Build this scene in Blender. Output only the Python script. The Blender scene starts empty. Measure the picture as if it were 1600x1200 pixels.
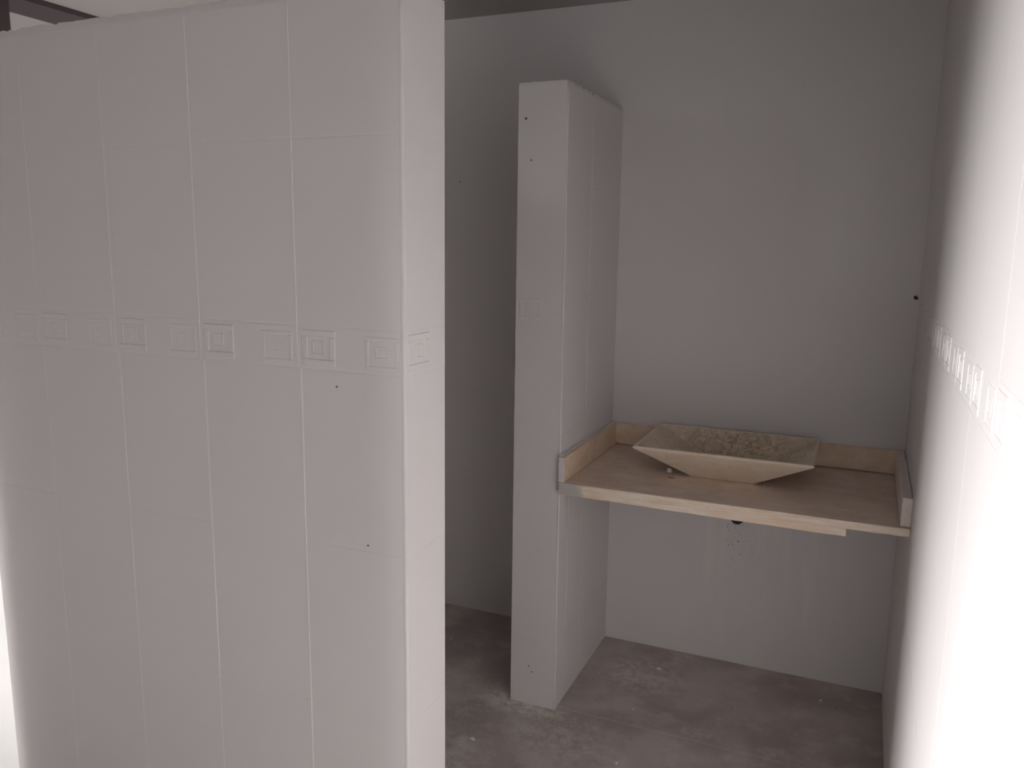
import bpy, bmesh, math, random
from mathutils import Vector, Matrix
random.seed(7)
SC = bpy.context.scene
COL = SC.collection

# ------------------------------------------------------------------ camera
cam_d = bpy.data.cameras.new('camera')
cam = bpy.data.objects.new('camera', cam_d)
COL.objects.link(cam)
SC.camera = cam
F_PX, YAW, PITCH, ROLL = 1274.973, .4068, -.1687, .0134
cy, sy, cp, sp = math.cos(YAW), math.sin(YAW), math.cos(PITCH), math.sin(PITCH)
fw = Vector((-sy*cp, cy*cp, sp))
rt = Vector((cy, sy, 0))
up = rt.cross(fw)
cr, sr = math.cos(ROLL), math.sin(ROLL)
rt, up = cr*rt+sr*up, -sr*rt+cr*up
M = Matrix((rt, up, -fw)).transposed().to_4x4()
M.translation = Vector((0, 0, 1.6))
cam.matrix_world = M
cam_d.sensor_width = 36
cam_d.lens = F_PX/1600*36
cam_d.clip_start = .02

# ------------------------------------------------------------------ world, sun, exposure
w = bpy.data.worlds.new('sky')
SC.world = w
w.use_nodes = True
bg = w.node_tree.nodes['Background']
bg.inputs['Color'].default_value = (.96, .97, 1.0, 1)
bg.inputs['Strength'].default_value = .75
sd = bpy.data.lights.new('sun', 'SUN')
sd.energy = 12.3
sd.angle = math.radians(28)
sd.color = (1, .985, .99)
sun = bpy.data.objects.new('sun', sd)
COL.objects.link(sun)
sun_dir = Vector((1, .68, -.22))
sun.rotation_euler = sun_dir.to_track_quat('-Z', 'Y').to_euler()
sun.location = (-6, -3, 4)
vs = SC.view_settings
vs.view_transform = 'Standard'
vs.look = 'None'
vs.gamma = 1
vs.use_curve_mapping = False
vs.exposure = 0

# ------------------------------------------------------------------ materials
def mat(name, col, rough=.6, noise=None, bump=None, spec=.4):
    m = bpy.data.materials.new(name)
    m.use_nodes = True
    nt = m.node_tree
    b = nt.nodes['Principled BSDF']
    b.inputs['Base Color'].default_value = (*col, 1)
    b.inputs['Roughness'].default_value = rough
    b.inputs['Specular IOR Level'].default_value = spec
    geo = nt.nodes.new('ShaderNodeNewGeometry')
    if noise:
        sc, c2, det = noise
        n = nt.nodes.new('ShaderNodeTexNoise')
        n.inputs['Scale'].default_value = sc
        n.inputs['Detail'].default_value = det
        nt.links.new(geo.outputs['Position'], n.inputs['Vector'])
        mx = mixn(nt, col, c2, n.outputs['Fac'])
        nt.links.new(mx, b.inputs['Base Color'])
    if bump:
        sc, st, dist = bump
        n2 = nt.nodes.new('ShaderNodeTexNoise')
        n2.inputs['Scale'].default_value = sc
        n2.inputs['Detail'].default_value = 6
        nt.links.new(geo.outputs['Position'], n2.inputs['Vector'])
        bp = nt.nodes.new('ShaderNodeBump')
        bp.inputs['Strength'].default_value = st
        bp.inputs['Distance'].default_value = dist
        nt.links.new(n2.outputs['Fac'], bp.inputs['Height'])
        nt.links.new(bp.outputs['Normal'], b.inputs['Normal'])
    return m

def mixn(nt, a, b, fac):
    mx = nt.nodes.new('ShaderNodeMix')
    mx.data_type = 'RGBA'
    for i, v in ((6, a), (7, b)):
        if isinstance(v, tuple):
            mx.inputs[i].default_value = (*v, 1)
        else:
            nt.links.new(v, mx.inputs[i])
    if isinstance(fac, (int, float)):
        mx.inputs[0].default_value = fac
    else:
        nt.links.new(fac, mx.inputs[0])
    return mx.outputs[2]

class N:
    """small helper around one material's node tree"""
    def __init__(s, m):
        s.nt = m.node_tree
        s.b = s.nt.nodes['Principled BSDF']
        g = [n for n in s.nt.nodes if n.bl_idname == 'ShaderNodeNewGeometry']
        s.g = g[0] if g else s.nt.nodes.new('ShaderNodeNewGeometry')
        s.pos = s.g.outputs['Position']
    def noise(s, scale, detail=4, stretch=None, rough=.5, dist=0):
        v = s.pos
        if stretch:
            mp = s.nt.nodes.new('ShaderNodeMapping')
            mp.inputs['Scale'].default_value = stretch
            s.nt.links.new(v, mp.inputs['Vector'])
            v = mp.outputs[0]
        n = s.nt.nodes.new('ShaderNodeTexNoise')
        n.inputs['Scale'].default_value = scale
        n.inputs['Detail'].default_value = detail
        n.inputs['Roughness'].default_value = rough
        n.inputs['Distortion'].default_value = dist
        s.nt.links.new(v, n.inputs['Vector'])
        return n.outputs['Fac']
    def ramp(s, fac, lo, hi, a=0., b=1.):
        r = s.nt.nodes.new('ShaderNodeMapRange')
        r.interpolation_type = 'SMOOTHSTEP'
        r.inputs[1].default_value = lo
        r.inputs[2].default_value = hi
        r.inputs[3].default_value = a
        r.inputs[4].default_value = b
        s.nt.links.new(fac, r.inputs[0])
        return r.outputs[0]
    def math(s, op, a, b):
        m = s.nt.nodes.new('ShaderNodeMath')
        m.operation = op
        for i, v in enumerate((a, b)):
            if isinstance(v, (int, float)):
                m.inputs[i].default_value = v
            else:
                s.nt.links.new(v, m.inputs[i])
        return m.outputs[0]
    def blob(s, c, radii):
        """1 inside an ellipsoid patch round c, fading to 0"""
        mp = s.nt.nodes.new('ShaderNodeVectorMath')
        mp.operation = 'SUBTRACT'
        mp.inputs[1].default_value = c
        s.nt.links.new(s.pos, mp.inputs[0])
        m2 = s.nt.nodes.new('ShaderNodeVectorMath')
        m2.operation = 'DIVIDE'
        m2.inputs[1].default_value = radii
        s.nt.links.new(mp.outputs[0], m2.inputs[0])
        l = s.nt.nodes.new('ShaderNodeVectorMath')
        l.operation = 'LENGTH'
        s.nt.links.new(m2.outputs[0], l.inputs[0])
        return s.ramp(l.outputs['Value'], .25, 1, 1, 0)
    def axis(s, k):
        sep = s.nt.nodes.new('ShaderNodeSeparateXYZ')
        s.nt.links.new(s.pos, sep.inputs[0])
        return sep.outputs[k]
    def color(s, c):
        s.nt.links.new(c, s.b.inputs['Base Color'])

PAINT = (.80, .77, .765)
paint = mat('grey_wall_paint', PAINT, .5, noise=(2.2, (.78, .752, .747), 3), bump=(60, .06, .002), spec=.35)
paint_rough = mat('grey_paint_on_rough_plaster', (.77, .745, .74), .7, bump=(120, .5, .004))
# back wall: same paint with damp streaks and dark specks under the counter
paint_back = mat('grey_back_wall_paint', PAINT, .55, bump=(50, .06, .002))
n = N(paint_back)
base = mixn(n.nt, PAINT, (.775, .747, .742), n.noise(1.8, 4))
streak = n.math('MULTIPLY', n.ramp(n.noise(6, 5, (3.2, 1, .35)), .5, .72), n.blob((-.35, 3.07, .42), (.75, .4, .5)))
base = mixn(n.nt, base, (.85, .83, .80), n.math('MULTIPLY', streak, .5))
speck = n.math('MULTIPLY', n.ramp(n.noise(140, 2), .66, .72), n.blob((-.385, 3.07, .5), (.11, .3, .24)))
base = mixn(n.nt, base, (.07, .07, .06), n.math('MULTIPLY', speck, .85))
n.color(base)

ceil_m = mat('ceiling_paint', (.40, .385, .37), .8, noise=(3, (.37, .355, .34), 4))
dark_m = mat('dark_timber', (.075, .055, .06), .7, noise=(9, (.1, .075, .08), 4))
cream_m = mat('cream_door_frame_paint', (.8, .78, .74), .5)
ext_m = mat('outside_render', (.80, .79, .78), .85)
ground_m = mat('pale_concrete_ground', (.62, .61, .59), .85, noise=(5, (.57, .56, .54), 4))
spot_m = mat('dark_blemish', (.06, .05, .05), .8)
speckw_m = mat('exposed_white_plaster', (.85, .83, .8), .8)
chip_m = mat('white_plaster_chip', (.95, .93, .91), .8, noise=(90, (.85, .82, .79), 3))
leaf_m = mat('dry_brown_fragment', (.3, .2, .13), .9, noise=(120, (.5, .38, .28), 3))
joint_m = mat('floor_joint', (.80, .75, .71), .9)
pipe_m = mat('black_pipe', (.03, .03, .03), .5)

floor_m = mat('dusty_concrete_floor', (.2, .17, .16), .75, bump=(55, .25, .004), spec=.3)
n = N(floor_m)
c = mixn(n.nt, (.46, .40, .38), (.62, .555, .52), n.ramp(n.noise(3.4, 6, dist=.6), .35, .68))
c = mixn(n.nt, c, (.68, .63, .585), n.math('MULTIPLY', n.ramp(n.noise(8, 9, rough=.7), .48, .68), .75))
for ctr, rad, k in (((-1.15, 2.1, 0), (.3, .2, .2), .5), ((-1.0, 2.45, 0), (.26, .085, .2), 1), ((-1.09, 2.47, 0), (.09, .07, .2), 1.), ((-.80, 2.30, 0), (.3, .16, .2), .55), ((-.66, 2.84, 0), (.22, .2, .2), .6),
                    ((-1.25, 2.35, 0), (.22, .16, .2), .35)):
    d = n.math('MULTIPLY', n.blob(ctr, rad), n.math('MULTIPLY', n.ramp(n.noise(26, 7, rough=.7), .38, .62), k))
    c = mixn(n.nt, c, (.80, .75, .68), d)
c = mixn(n.nt, c, (.85, .82, .79), n.math('MULTIPLY', n.ramp(n.noise(95, 2), .70, .74), .7))
c = mixn(n.nt, c, (.25, .21, .19), n.math('MULTIPLY', n.ramp(n.noise(45, 3), .68, .76), .6))
n.color(c)

def stone(name, a, b, dirt=0., grain=(1, 6, 6)):
    m = mat(name, a, .6, bump=(110, .15, .002), spec=.35)
    n = N(m)
    c = mixn(n.nt, a, b, n.ramp(n.noise(9, 7, grain, rough=.65, dist=.4), .35, .65))
    c = mixn(n.nt, c, tuple(v*.62 for v in a), n.math('MULTIPLY', n.ramp(n.noise(38, 4, grain), .62, .75), .55))
    if dirt:
        c = mixn(n.nt, c, (.34, .24, .17), n.math('MULTIPLY', n.ramp(n.noise(7, 7, rough=.65), .35, .7), dirt))
    n.color(c)
    return m, n, c
edge_m, ne, ce = stone('travertine_cut_edge', (.90, .70, .52), (.97, .87, .74), grain=(1, 8, 9))
# grey paint smeared over the left end of the edge
msk = n = ne
smear = ne.math('ADD', ne.axis(0), ne.math('MULTIPLY', ne.noise(30, 3), .05))
ce = mixn(ne.nt, ce, (.55, .52, .51), ne.ramp(smear, -.795, -.765, .85, 0))
ne.color(ce)
top_m, nt_, ct = stone('travertine_dusty_top', (.88, .69, .56), (.93, .79, .67), dirt=.22, grain=(1, 3, 1))
ct = mixn(nt_.nt, ct, (.90, .80, .72), nt_.math('MULTIPLY', nt_.ramp(nt_.noise(26, 8, (1, 2, 1), rough=.78), .55, .70), .75))
nt_.color(ct)
splash_m = stone('travertine_splash', (.86, .64, .47), (.92, .76, .60), dirt=.1, grain=(2, 2, 3))[0]
splash_r_m = stone('travertine_splash_pale', (.84, .73, .66), (.9, .81, .75), grain=(2, 2, 3))[0]
basin_m = stone('travertine_basin', (.92, .75, .59), (.95, .83, .69), dirt=.08, grain=(1.5, 3, 4))[0]
inner_m, ni, ci = stone('dirty_basin_inside', (.86, .70, .53), (.92, .79, .62), dirt=.3, grain=(2, 2, 2))
d = ni.math('MULTIPLY', ni.ramp(ni.noise(60, 9, rough=.82, dist=.8), .44, .62), ni.blob((-.37, 2.93, .88), (.36, .26, .3)))
ci = mixn(ni.nt, ci, (.38, .29, .19), ni.math('MULTIPLY', d, .85))
ci = mixn(ni.nt, ci, (.88, .78, .66), ni.math('MULTIPLY', ni.ramp(ni.noise(80, 4), .64, .72), .6))
ni.color(ci)

# ------------------------------------------------------------------ helpers
def link(name, me, parent=None, m=None, **props):
    o = bpy.data.objects.new(name, me)
    COL.objects.link(o)
    if parent is not None:
        o.parent = parent
    if m is not None and me is not None and not me.materials:
        for x in (m if isinstance(m, (list, tuple)) else [m]):
            me.materials.append(x)
    for k, v in props.items():
        o[k] = v
    return o

def from_bm(name, bm, smooth=False):
    me = bpy.data.meshes.new(name)
    bmesh.ops.recalc_face_normals(bm, faces=bm.faces)
    bm.to_mesh(me)
    bm.free()
    if smooth:
        for p in me.polygons:
            p.use_smooth = True
    return me

def bm_box(bm, x0, x1, y0, y1, z0, z1, bev=0, seg=2):
    t = bmesh.new()
    bmesh.ops.create_cube(t, size=1)
    for v in t.verts:
        v.co = Vector((x0 if v.co.x < 0 else x1, y0 if v.co.y < 0 else y1, z0 if v.co.z < 0 else z1))
    if bev:
        bmesh.ops.bevel(t, geom=t.edges[:], offset=bev, segments=seg, affect='EDGES', profile=.5)
    me = bpy.data.meshes.new('tmp')
    t.to_mesh(me)
    t.free()
    bm.from_mesh(me)
    bpy.data.meshes.remove(me)

def box(name, x0, x1, y0, y1, z0, z1, m, parent=None, bev=0, **props):
    bm = bmesh.new()
    bm_box(bm, x0, x1, y0, y1, z0, z1, bev)
    return link(name, from_bm(name, bm), parent, m, **props)

T = .006          # tile thickness standing on its wall core
_tiles = {}
def tile_mesh(wd, ht, m, bx, bz, kind='tile', d=.0005):
    """painted tile, origin at its lower left, facing -Y; bevelled rim gives the joint"""
    key = (round(wd, 3), round(ht, 3), m.name, bx, bz, kind, d)
    if key in _tiles:
        return _tiles[key]
    g = .00003
    rb = 2.6 if d > .001 else 1
    v = [(g, 0, g), (wd-g, 0, g), (wd-g, 0, ht-g), (g, 0, ht-g),
         (g, -T+d, g), (wd-g, -T+d, g), (wd-g, -T+d, ht-g), (g, -T+d, ht-g),
         (bx, -T, bz), (wd-bx*rb, -T, bz), (wd-bx*rb, -T, ht-bz), (bx, -T, ht-bz)]
    f = [(8, 9, 10, 11), (4, 5, 9, 8), (5, 6, 10, 9), (6, 7, 11, 10), (7, 4, 8, 11),
         (0, 1, 5, 4), (1, 2, 6, 5), (2, 3, 7, 6), (3, 0, 4, 7), (3, 2, 1, 0)]
    if kind == 'border':
        def ring(x0, x1, z0, z1, t, h):
            for a0, a1, b0, b1 in ((x0, x1, z0, z0+t), (x0, x1, z1-t, z1), (x0, x0+t, z0+t, z1-t), (x1-t, x1, z0+t, z1-t)):
                k = len(v)
                e = min(.0013, t*.35)
                v.extend([(a0, -T, b0), (a1, -T, b0), (a1, -T, b1), (a0, -T, b1),
                          (a0+e, -T-h, b0+e), (a1-e, -T-h, b0+e), (a1-e, -T-h, b1-e), (a0+e, -T-h, b1-e)])
                f.extend([(k+4, k+5, k+6, k+7), (k, k+1, k+5, k+4), (k+1, k+2, k+6, k+5), (k+2, k+3, k+7, k+6), (k+3, k, k+4, k+7)])
        z0, z1 = .007, ht-.008
        if wd > .1:
            ring(.012, .092, z0, z1, .013, .0015)
            ring(.037, .066, z0+.022, z1-.02, .004, .0008)
        if wd > .2:
            ring(wd-.088, wd-.012, z0, z1-.006, .008, .001)
            ring(wd-.066, wd-.036, z0+.022, z1-.024, .004, .0006)
    me = bpy.data.meshes.new('wall_'+kind)
    me.from_pydata(v, [], f)
    me.materials.append(m)
    _tiles[key] = me
    return me

ROWS = [(0, .255), (.255, .62), (.62, .985), (.985, 1.35), (1.35, 1.436), (1.436, 1.798), (1.798, 2.16), (2.16, 2.49)]
def tile_wall(parent, origin, ang, cols, ztop, m, bx=.0016, bz=.0008, rows=ROWS, shift=0, uneven=1., border=True, d=.0005):
    """cols: horizontal breaks along the wall seen from its front, from origin to the right of the viewer"""
    R_ = Matrix.Rotation(ang, 4, 'Z')
    for i in range(len(cols)-1):
        for (z0, z1) in rows:
            z1 = min(z1, ztop)
            if z1-z0 < .01:
                continue
            a, b = cols[i], cols[i+1]
            lower = z1 < 1.36
            if lower and shift:
                a = a+shift if i > 0 else a
                b = b+shift if i+1 < len(cols)-1 else b
            strip = border and abs(z0-1.35) < .002
            me = tile_mesh(b-a, z1-z0, m, bx, bz, 'border' if strip else 'tile', d)
            o = link('border_tile' if strip else 'tile', me, parent)
            p = Vector(origin) + R_ @ Vector((a, 0, z0))
            dep = random.uniform(-.0002, .0002)*uneven
            o.matrix_world = Matrix.Translation(p + R_ @ Vector((0, dep, 0))) @ R_ @ Matrix.Rotation(random.uniform(-.0012, .0012)*uneven, 4, 'Z') @ Matrix.Rotation(random.uniform(-.0008, .0008)*uneven, 4, 'X')

def rough_cap(name, x0, x1, y0, y1, z0, z1, parent, m, seed=1, amp=.003, n=60):
    """plastered top of a low wall with an uneven broken arris"""
    rnd = random.Random(seed)
    L = max(x1-x0, y1-y0)
    alongx = (x1-x0) > (y1-y0)
    v, f = [], []
    low = [0, 0]
    for i in range(n+1):
        t = i/n
        for s in (0, 1):
            for k in (0, 1):
                low[s] = low[s]*.6 + rnd.uniform(-amp, amp)*.5
                z = z0 if k == 0 else z1+low[s]-amp*.5 - (rnd.random() < .06)*amp*1.6
                ins = 0 if k == 0 else .0015
                if alongx:
                    v.append((x0+(x1-x0)*t, (y0+ins) if s == 0 else (y1-ins), z))
                else:
                    v.append(((x0+ins) if s == 0 else (x1-ins), y0+(y1-y0)*t, z))
    for i in range(n):
        a, b = i*4, i*4+4
        f += [(a, b, b+1, a+1), (a+2, a+3, b+3, b+2), (a+1, b+1, b+3, a+3), (a, a+2, b+2, b)]
    f += [(0, 1, 3, 2), (n*4, n*4+2, n*4+3, n*4+1)]
    me = bpy.data.meshes.new(name)
    me.from_pydata(v, [], f)
    return link(name, me, parent, m)

def bead(name, x, y, z0, z1, r, parent, m, n=40, seed=3):
    """thick rounded run of paint down an outside corner"""
    rnd = random.Random(seed)
    bm = bmesh.new()
    rings = []
    for i in range(n+1):
        z = z0+(z1-z0)*i/n
        rr = r*(1+rnd.uniform(-.12, .12))
        rings.append([bm.verts.new((x+rr*math.cos(a), y+rr*math.sin(a), z)) for a in [k*math.pi/5 for k in range(10)]])
    for A, B in zip(rings, rings[1:]):
        for k in range(10):
            bm.faces.new((A[k], A[(k+1) % 10], B[(k+1) % 10], B[k]))
    bm.faces.new(rings[0][::-1])
    bm.faces.new(rings[-1])
    return link(name, from_bm(name, bm, True), parent, m)

# ------------------------------------------------------------------ setting
XR, YB, ZC = .1657, 3.0738, 2.485
YF = -3.0
XL = -2.03

fl = box('floor', XL-.02, XR+.12, YF-.1, YB+.12, -.12, -.0016, joint_m, kind='structure', label='dusty dark brown concrete floor with a thin pale joint')
xs = [XL-.01, -1.75, .31]
ys = [YF-.1]+[2.495-.6*k for k in range(8, -1, -1)]+[YB+.1]
for i in range(2):
    for j in range(len(ys)-1):
        a, b = xs[i], min(xs[i+1], XR+.1)
        box('floor_slab', a+.0015, b-.0015, ys[j]+.0022, ys[j+1]-.0022, -.0015, random.uniform(-.0003, 0), floor_m, fl)

wb = box('wall_back', -3.2, XR+.12, YB+T, YB+.12, -.1, ZC, paint, kind='structure', label='grey painted back wall behind the sink counter')
BR = [(0, .15), (.15, .535), (.535, .924), (.924, 1.31), (1.31, 1.695), (1.695, 2.08), (2.08, 2.485)]
bcols = [-3.2+.0]+[-1.55-.2583*k for k in range(6, 0, -1) if -1.55-.2583*k > -3.1]+[-1.55+.2583*k for k in range(7)]+[XR]
tile_wall(wb, (0, YB+T, 0), 0, bcols, ZC, paint_back, bx=.0015, bz=.002, rows=BR, uneven=.15, border=False, d=.00012)

wr = box('wall_right', XR+T, XR+.12, YF, YB+.12, -.1, ZC, paint, kind='structure', label='brightly lit grey tiled right wall')
# seen from inside, the right wall's left is the back: run columns from back to front
L = YB-YF
rc = [0]+[.118+.25*k for k in range(16)]+[L]
tile_wall(wr, (XR+T, YB, 0), -math.pi/2, rc, ZC, paint, bx=.002, bz=.003, uneven=.5, d=.00035)

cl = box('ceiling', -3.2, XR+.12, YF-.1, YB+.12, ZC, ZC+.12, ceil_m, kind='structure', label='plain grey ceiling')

# front wall behind the viewer, left wall with its doorways
box('wall_front', XL-.15, XR+.12, YF-.12, YF, 2.3, ZC, paint, kind='structure', label='grey wall over the wide opening behind the viewer')
YJ = .03
YA = -.8
XD = -2.1      # left side of the doorway behind the viewer
box('wall_front', XL-.15, XD, YF-.12, YF, 0, 2.3, paint, kind='structure', label='grey wall behind the viewer')
wl = box('wall_left', XL-.15, XL, YJ, 1.25, 0, ZC, paint, kind='structure', label='short grey pier of the left wall')
box('lintel', XL-.15, XL, YA, YJ, 2.40, ZC, paint, wl)
box('jamb', XL-.15, XL, YF, YA, 0, ZC, paint, wl)

# pale far wall of the porch, and unseen walls added to block sun
box('wall_sunblock_rear', XL-.15, XL, -8, YF-.001, -.1, 3, ext_m, kind='structure', label='unseen wall behind the viewer, added to block the sun')  # added wall, stops sun entering through the rear opening
box('wall_porch', -3.3, -3.2, .6, YB+.12, 1.3, ZC, ext_m, kind='structure', label='pale wall with a low opening on the far left')  # visible over the partition; added to stop sun passing over it, low opening invented
box('wall_sunblock_left', -4.3, XL-.15, YJ, YJ+.15, -.1, ZC, ext_m, kind='structure', label='unseen outside wall, added to keep sun off the partition')  # added fin, keeps direct sun off the partition's left end

# stall: cross partition with tiled faces
YQ0, YQ1, XE, XP = 1.3282, 1.4895, -.7945, -2.025
ZQ = 2.0624
wp = box('wall_partition', XP, XE-T, YQ0+T, YQ1-T, 0, ZQ-.02, paint, kind='structure', label='tall grey tiled partition wall filling the left of the view')
pc = [XP, -1.7957, -1.5474, -1.2997, -1.0446, XE]
tile_wall(wp, (0, YQ0+T, 0), 0, pc, ZQ-.012, paint, bx=.002, bz=.004, shift=.008, uneven=.6, d=.0004)
tile_wall(wp, (XE-T, YQ0, 0), math.pi/2, [0, YQ1-YQ0], ZQ-.012, paint, bx=.002, bz=.003, d=.0003, uneven=.5)
rough_cap('top_edge', XP, XE, YQ0, YQ1, ZQ-.014, ZQ+.001, wp, paint_rough, seed=4, amp=.0022, n=110)
joint_paint = mat('thick_paint_over_joint', (.86, .83, .825), .45)
def ridge(name, x, z0, z1, parent, seed, h=.0011, wd=.0034):
    """uneven ridge of grout and paint standing proud along a vertical joint"""
    rnd = random.Random(seed)
    v, f = [], []
    n_ = max(2, int((z1-z0)/.012))
    wob = 0
    for i in range(n_+1):
        z = z0+(z1-z0)*i/n_
        wob = wob*.9+rnd.uniform(-.0002, .0002)
        k = rnd.uniform(.55, 1.15)*(.35 if i in (0, n_) else 1)
        xx = x+wob
        v += [(xx-wd/2, YQ0+.0006, z), (xx-wd*.1, YQ0-h*k, z), (xx+wd*.2, YQ0-h*k*.9, z), (xx+wd/2, YQ0+.0006, z)]
    for i in range(n_):
        a, b = i*4, i*4+4
        f += [(a+k, a+k+1, b+k+1, b+k) for k in range(3)]
    me = bpy.data.meshes.new(name)
    me.from_pydata(v, [], f)
    b2 = bmesh.new()
    b2.from_mesh(me)
    bmesh.ops.recalc_face_normals(b2, faces=b2.faces)
    if sum(f_.normal.y for f_ in b2.faces) > 0:
        bmesh.ops.reverse_faces(b2, faces=b2.faces)
    b2.to_mesh(me)
    b2.free()
    return link(name, me, parent, joint_paint)
for i, x in enumerate(pc[1:-1]):
    h_ = (.0005, .0007, .001, .0012)[i]
    ridge('joint_ridge', x, 1.352, ZQ-.02, wp, 20+i, h=h_)
    ridge('joint_ridge', x+.008, .002, 1.348, wp, 30+i, h=h_)
bead('corner_bead', XE-.0035, YQ0+.0035, 0, ZQ-.006, .0052, wp, paint)
box('wall_stall', XP, XP+.12, YQ1, YB, 0, ZQ-.03, paint, kind='structure', label='unseen grey side wall behind the partition, added to shade the stall')  # out of sight, put in to block light so the stall stays dark
box('trim_1', XP-.05, XP-.001, YQ1-.075, YQ1, 0, ZQ-.6, cream_m, kind='structure', bev=.004, label='cream door frame at the far left edge')

# short wall beside the counter
PX0, PX1, PY = -1.0543, -.8868, 2.4701
ZP = 2.1054
ws = box('wall_stub', PX0, PX1-T, PY+T, YB, 0, ZP-.02, paint, kind='structure', label='narrow grey stub wall on the left of the sink counter')
tile_wall(ws, (PX0, PY+T, 0), 0, [0, PX1-PX0], ZP-.012, paint, bx=.002, bz=.003, uneven=.3, d=.0002)
tile_wall(ws, (PX1-T, PY, 0), math.pi/2, [0, .252, .504, YB-PY], ZP-.012, paint, bx=.002, bz=.003, border=False, uneven=.4, d=.0004)
rough_cap('top_edge', PX0, PX1, PY, YB, ZP-.014, ZP, ws, paint_rough, seed=9, amp=.005, n=60)
bead('corner_bead', PX1-.003, PY+.003, 0, ZP-.006, .0042, ws, paint)

for y, z0, z1, r_ in ((2.722, .92, 2.08, .0013), (2.563, .02, .79, .0012), (2.722, .02, .79, .001), (2.765, .02, .79, .001)):
    bead('joint_ridge', PX1-.0002, y, z0, z1, r_, ws, paint, n=50, seed=int(y*1000))
# blemishes
def disc(name, loc, normal, r, parent, m, seed=0, th=.0012):
    rnd = random.Random(seed)
    bm = bmesh.new()
    nn = 9
    lo, hi = [], []
    for k in range(nn):
        a = k*2*math.pi/nn
        rr = r*rnd.uniform(.6, 1.2)
        lo.append(bm.verts.new((rr*math.cos(a), rr*math.sin(a), 0)))
        hi.append(bm.verts.new((rr*.8*math.cos(a), rr*.8*math.sin(a), th*rnd.uniform(.6, 1.3))))
    for k in range(nn):
        bm.faces.new((lo[k], lo[(k+1) % nn], hi[(k+1) % nn], hi[k]))
    bm.faces.new(hi)
    bm.faces.new(lo[::-1])
    o = link(name, from_bm(name, bm), parent, m)
    o.matrix_world = Matrix.Translation(loc) @ Vector(normal).to_track_quat('Z', 'Y').to_matrix().to_4x4()
    return o
for (x, z, r) in ((-1.028, 1.994, .0045), (-1.008, 1.866, .003), (-.986, .143, .003), (-.974, .124, .003)):
    disc('blemish', (x, PY, z), (0, -1, 0), r, ws, spot_m, int(z*100))
disc('blemish', (-.8868, 2.533, 2.085), (1, 0, 0), .007, ws, speckw_m, 5)
for (x, z, r) in ((-.951, 1.318, .0025), (-.884, .998, .002)):
    disc('blemish', (x, YQ0, z), (0, -1, 0), r, wp, spot_m, int(z*100))
disc('blemish', (XE, YQ0+.004, 1.415), (.7, -.7, 0), .003, wp, speckw_m, 8)
disc('blemish', (-1.569, YB, 1.853), (0, -1, 0), .003, wb, spot_m, 3)
disc('blemish', (.079, YB, .923), (0, -1, 0), .004, wb, speckw_m, 6)
disc('blemish', (.153, YB, 1.443), (0, -1, 0), .0075, wb, spot_m, 2, th=.004)

# edge beam, post and neighbour beyond the left side
bm_ = box('roof_beam', -3.13, -2.93, YF, YB+.1, 2.464, 2.4845, dark_m, label='dark timber beam under the ceiling, seen over the partition', category='beam')
box('beam_bracket', -3.21, -2.95, 1.98, 2.168, 2.0, 2.466, dark_m, label='dark bracket at the top left corner, under the beam', category='bracket')

# outside
box('ground_before', XL-.02, 14, -9, YF-.1, -.14, -.012, ground_m, kind='structure', label='pale ground behind the viewer')
box('ground_outside', -14, XL-.02, -9, 12, -.14, -.012, ground_m, kind='structure', label='pale sunlit ground outside')
box('wall_neighbour', -5.4, -5.2, 2.2, 8, -.1, 3.6, ext_m, kind='structure', label='pale rendered wall outside')

# ------------------------------------------------------------------ counter
CT, CY = .829, 2.4526
counter = link('sink_counter', None, label='beige stone counter shelf with low splashbacks in the alcove', category='counter')
counter.location = (-.36, 2.76, CT-.024)
bpy.context.view_layer.update()
def keep(o, par):
    o.parent = par
    o.matrix_parent_inverse = Matrix.Translation(par.location).inverted()
    return o
bm = bmesh.new()
bm_box(bm, PX1+.0005, XR-.0008, CY, YB-.0005, CT-.024, CT, .0018)
me = from_bm('countertop', bm)
sl = link('countertop', me, None, [top_m, edge_m])
for p in me.polygons:
    if p.normal.y < -.5:
        p.material_index = 1
keep(sl, counter)
# thicker front lip: glued strip that stops short of the right end, a bit uneven beneath
def lip():
    n_ = 40
    x0, x1 = PX1+.0005, -.001
    rnd = random.Random(5)
    v, f = [], []
    for i in range(n_+1):
        x = x0+(x1-x0)*i/n_
        t = i/n_
        zb = CT-.040-.008*min(1, t*1.1)+rnd.uniform(-.0005, .0005)
        for (yy, zz) in ((CY+.0004, CT-.0238), (CY+.0004, zb+.0015), (CY+.002, zb), (CY+.03, zb), (CY+.03, CT-.0238)):
            v.append((x, yy, zz))
    for i in range(n_):
        a, b = i*5, i*5+5
        for k in range(5):
            f.append((a+k, a+(k+1) % 5, b+(k+1) % 5, b+k))
    f += [(0, 4, 3, 2, 1), tuple(n_*5+k for k in range(5))]
    me = bpy.data.meshes.new('front_lip')
    me.from_pydata(v, [], f)
    b2 = bmesh.new()
    b2.from_mesh(me)
    bmesh.ops.recalc_face_normals(b2, faces=b2.faces)
    b2.to_mesh(me)
    b2.free()
    return me
keep(link('front_lip', lip(), None, edge_m, label='thicker pale stone strip under the front edge'), counter)
ST = .9149
o = box('back_splash', PX1+.021, XR-.026, YB-.020, YB-.0005, CT+.0025, ST, splash_m, bev=.0015); keep(o, counter)
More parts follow.
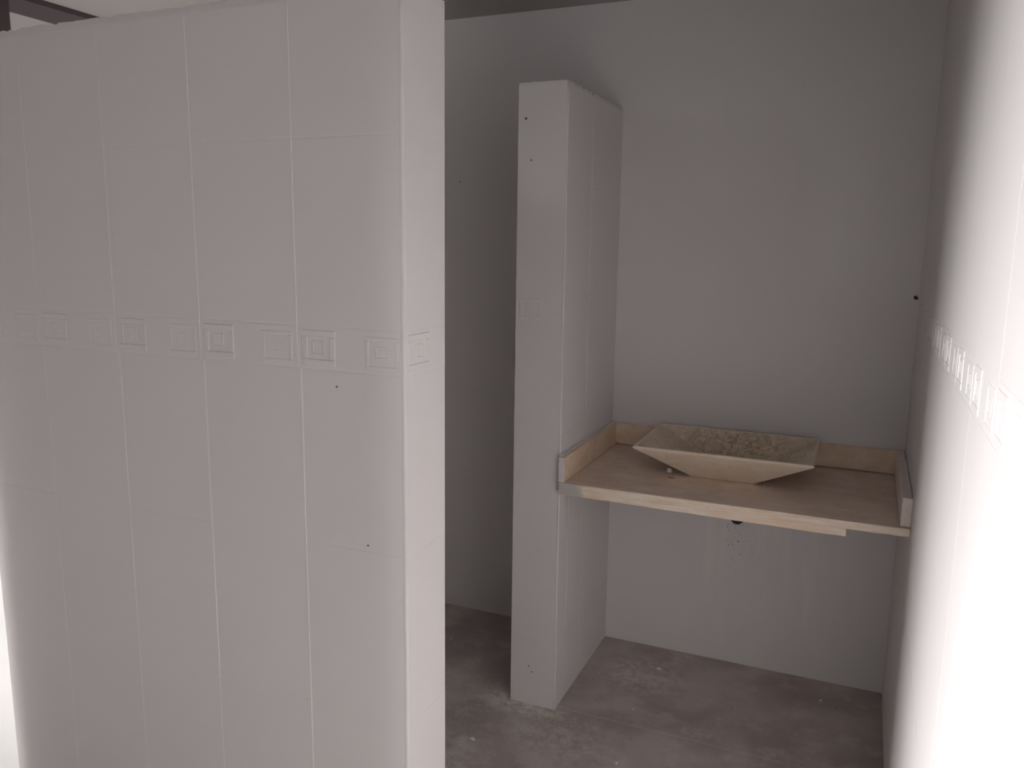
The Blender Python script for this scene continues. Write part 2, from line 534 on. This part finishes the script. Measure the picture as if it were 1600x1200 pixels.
# side splashbacks; their front ends are clean or painted over
def side_splash(x0, x1, y0, endm, m):
    bm = bmesh.new()
    bm_box(bm, x0, x1, y0, YB-.0005, CT+.0012, ST, .0015)
    me = from_bm('side_splash', bm)
    me.materials.append(m)
    me.materials.append(endm)
    for p in me.polygons:
        if p.normal.y < -.6:
            p.material_index = 1
    return link('side_splash', me)
keep(side_splash(PX1+.0005, PX1+.0215, CY-.001, paint_rough, splash_m), counter)['label'] = 'left splashback, its front end painted grey'
keep(side_splash(XR-.0275, XR-.0006, CY+.012, splash_r_m, splash_r_m), counter)['label'] = 'right splashback with a clean pale end'
# mortar bead along the top of the splashbacks
def mortar(p0, p1, seed, rad=.0026):
    rnd = random.Random(seed)
    bm = bmesh.new()
    p0, p1 = Vector(p0), Vector(p1)
    n_ = 50
    d = (p1-p0).normalized()
    s = Vector((-d.y, d.x, 0))
    rings = []
    for i in range(n_+1):
        c = p0+(p1-p0)*i/n_
        r = rad*rnd.uniform(.35, 1.5)
        rings.append([bm.verts.new(c+s*r*math.cos(a)+Vector((0, 0, r*math.sin(a)))) for a in [k*math.pi/3 for k in range(6)]])
    for A, B in zip(rings, rings[1:]):
        for k in range(6):
            bm.faces.new((A[k], A[(k+1) % 6], B[(k+1) % 6], B[k]))
    bm.faces.new(rings[0][::-1]); bm.faces.new(rings[-1])
    return link('mortar_bead', from_bm('mortar_bead', bm, True), None, joint_paint)
keep(mortar((PX1+.004, CY+.01, ST), (PX1+.004, YB-.006, ST), 1, .0042), counter)
keep(mortar((PX1+.02, YB-.005, ST), (XR-.03, YB-.005, ST), 2), counter)
keep(mortar((XR-.005, CY+.03, ST), (XR-.005, YB-.006, ST), 3), counter)

# ------------------------------------------------------------------ vessel sink: flared stone dish
def sink():
    Z0, Z1 = CT+.0005, .9345
    cx, cyy = -.397, 2.835
    hx1, hy1 = .290, .202           # rim half sizes
    hx0, hy0 = .101, .118
    th = .011
    bm = bmesh.new()
    def ring(hx, hy, z, dy=0):
        return [bm.verts.new((cx+sx*hx, cyy+dy+s_*hy, z)) for sx, s_ in ((-1, -1), (1, -1), (1, 1), (-1, 1))]
    r0 = ring(hx0, hy0, Z0)
    r1 = ring(hx1, hy1, Z1-.007)
    r2 = ring(hx1, hy1, Z1)
    r3 = ring(hx1-th, hy1-th, Z1)
    r4 = ring(hx0-.006, hy0-.006, Z0+.018)
    rs = [r0, r1, r2, r3, r4]
    for A, B in zip(rs, rs[1:]):
        for k in range(4):
            bm.faces.new((A[k], A[(k+1) % 4], B[(k+1) % 4], B[k]))
    bm.faces.new(r0[::-1])
    bm.faces.new(r4)
    bmesh.ops.recalc_face_normals(bm, faces=bm.faces)
    for f in bm.faces:
        c = f.calc_center_median()
        if f.normal.z > .15 and c.z < Z1-.001:
            f.material_index = 1
    bmesh.ops.bevel(bm, geom=[e for e in bm.edges], offset=.0016, segments=2, affect='EDGES')
    me = from_bm('basin', bm)
    return me, (cx, cyy, Z0)
sme, sloc = sink()
vs_ = link('vessel_sink', None, label='square flared beige stone sink bowl, dirty inside, standing on the counter', category='sink')
vs_.location = sloc
bpy.context.view_layer.update()
keep(link('basin', sme, None, [basin_m, inner_m]), vs_)
# dried dirt lying in the bowl: nobody could count the crumbs
def crumbs():
    rnd = random.Random(11)
    v, f = [], []
    Z1 = .9345
    cx, cyy, _ = sloc
    for i in range(1100):
        # points over the inner faces
        t = rnd.random()**.8
        side = rnd.choice((0, 0, 1, 2, 2))
        hx = .095+(.279-.095)*t
        hy = .112+(.191-.112)*t
        z = CT+.0185+(Z1-CT-.0185)*t
        if side == 0:
            x, y = rnd.uniform(-hx, hx), hy
        elif side == 1:
            x, y = hx, rnd.uniform(-hy, hy)
        else:
            x, y, z = rnd.uniform(-.09, .09), rnd.uniform(-.11, .11), CT+.0185
        if t > .9 or (side == 0 and abs(x-.02) > .2*rnd.uniform(.4, 1.3)):
            continue
        r = rnd.uniform(.0006, .0021)
        c = Vector((cx+x, cyy+y-.0005, z+r*.4))
        k = len(v)
        for q in ((1, 0, 0), (-1, 0, 0), (0, 1, 0), (0, -1, 0), (0, 0, 1), (0, 0, -1)):
            v.append(tuple(c+Vector(q)*r*rnd.uniform(.6, 1.4)))
        f += [(k+a, k+b, k+c_) for a, b, c_ in ((0, 2, 4), (2, 1, 4), (1, 3, 4), (3, 0, 4), (2, 0, 5), (1, 2, 5), (3, 1, 5), (0, 3, 5))]
    me = bpy.data.meshes.new('dirt_crumbs')
    me.from_pydata(v, [], f)
    return me
crumb_m = mat('dried_dirt', (.2, .15, .09), .9, noise=(160, (.85, .75, .62), 2))
keep(link('dirt_crumbs', crumbs(), None, crumb_m, kind='stuff', label='dried dirt and grit inside the bowl'), vs_)

# ------------------------------------------------------------------ drain outlet in the back wall
def tube(name, r0, r1, L_, m, seg=20):
    bm = bmesh.new()
    R_ = []
    for (r, y) in ((r0, 0), (r0, -L_), (r1, -L_), (r1, -.001)):
        R_.append([bm.verts.new((r*math.cos(k*2*math.pi/seg), y, r*math.sin(k*2*math.pi/seg))) for k in range(seg)])
    for A, B in zip(R_, R_[1:]+[R_[0]]):
        if B is R_[0]:
            break
        for k in range(seg):
            bm.faces.new((A[k], A[(k+1) % seg], B[(k+1) % seg], B[k]))
    bm.faces.new(R_[0][::-1]); bm.faces.new(R_[-1])
    return link(name, from_bm(name, bm), None, m)
dr = tube('drain_outlet', .024, .018, .006, pipe_m)
dr.location = (-.384, YB-.0002, .588)
dr['label'] = 'black drain outlet in the back wall just under the counter lip'
dr['category'] = 'pipe'

# ------------------------------------------------------------------ flakes and chips lying about
def flake(name, loc, r, m, label, group=None, th=.35, seed=0, sq=1.):
    rnd = random.Random(seed)
    bm = bmesh.new()
    k_ = 7
    lo, hi = [], []
    for k in range(k_):
        a = k*2*math.pi/k_+rnd.uniform(-.25, .25)
        rr = r*rnd.uniform(.6, 1.25)
        lo.append(bm.verts.new((rr*math.cos(a), rr*math.sin(a)*sq, 0)))
        hi.append(bm.verts.new((rr*.8*math.cos(a), rr*.8*math.sin(a)*sq, r*th*rnd.uniform(.5, 1.3))))
    for k in range(k_):
        bm.faces.new((lo[k], lo[(k+1) % k_], hi[(k+1) % k_], hi[k]))
    top = bm.verts.new((0, 0, r*th*1.1))
    for k in range(k_):
        bm.faces.new((hi[k], hi[(k+1) % k_], top))
    bm.faces.new(lo[::-1])
    o = link(name, from_bm(name, bm), None, m, label=label, category='debris')
    o.location = loc
    if group:
        o['group'] = group
    return o
Z = CT+.0003
flake('plaster_chip', (-.581, 2.746, Z), .0115, chip_m, 'white plaster chip on the counter left of the sink', th=1.1, seed=3)
flake('plaster_chip', (-.527, 2.685, Z), .0035, chip_m, 'tiny pale crumb at the front left foot of the sink', th=.8, seed=4)
flake('plaster_chip', (-.262, 2.712, Z), .0035, chip_m, 'tiny pale crumb at the front right foot of the sink', th=.8, seed=5)
flake('dry_leaf_fragment', (-.560, 2.668, Z), .014, leaf_m, 'thin brown dry fragment in front of the sink foot', th=.15, seed=6, sq=.45)
flake('plaster_chip', (-.619, 2.905, .0002), .0125, chip_m, 'large white flake on the floor under the counter', th=.35, seed=7, sq=.8)
flake('plaster_chip', (-1.072, 2.199, .0002), .0105, chip_m, 'round pale flake on the floor beside the partition end', th=.3, seed=8)
flake('plaster_chip', (-1.456, 2.784, .0002), .006, chip_m, 'small pale flake on the stall floor', th=.5, seed=9)
flake('plaster_chip', (-.605, 2.272, .0002), .006, chip_m, 'small pale flake at the bottom edge, right of the stub wall', th=.5, seed=10)
flake('plaster_chip', (-.037, 2.926, .0002), .006, chip_m, 'small pale flake on the floor near the right wall', th=.5, seed=12)

# ------------------------------------------------------------------ grit nobody could count
def grit(name, spots, m, label, seed, rmin, rmax):
    rnd = random.Random(seed)
    v, f = [], []
    for (x, y, z, sx_, sy_, cnt) in spots:
        for _ in range(cnt):
            c = Vector((x+rnd.gauss(0, sx_), y+rnd.gauss(0, sy_), z))
            if PX0-.004 < c.x < PX1+.004 and c.y > PY-.004 and z < .1:
                continue
            r = rnd.uniform(rmin, rmax)*(1 if rnd.random() < .85 else 1.7)
            k = len(v)
            for q in ((1, 0, 0), (-1, 0, 0), (0, 1, 0), (0, -1, 0), (0, 0, .8)):
                v.append(tuple(c+Vector(q)*r*rnd.uniform(.6, 1.4)))
            f += [(k, k+2, k+4), (k+2, k+1, k+4), (k+1, k+3, k+4), (k+3, k, k+4)]
    me = bpy.data.meshes.new(name)
    me.from_pydata(v, [], f)
    return link(name, me, None, m, kind='stuff', label=label)
grit('counter_grit', [(-.545, 2.70, CT+.0002, .035, .02, 34), (-.5, 2.68, CT+.0002, .02, .008, 16), (-.66, 2.76, CT+.0002, .06, .05, 22),
                      (-.25, 2.70, CT+.0002, .03, .015, 12), (.0, 2.9, CT+.0002, .06, .06, 8)],
     chip_m, 'pale grit scattered on the counter round the foot of the sink', 31, .0006, .0018)
grit('floor_grit', [(-1.13, 2.46, .0002, .07, .05, 70), (-.98, 2.44, .0002, .06, .012, 50), (-.86, 2.40, .0002, .05, .04, 30), (-.68, 2.83, .0002, .08, .07, 45),
                    (-.5, 2.6, .0002, .3, .2, 50), (-1.2, 2.4, .0002, .15, .2, 35)],
     chip_m, 'pale plaster grit scattered on the floor round the foot of the stub wall', 32, .0008, .0026)
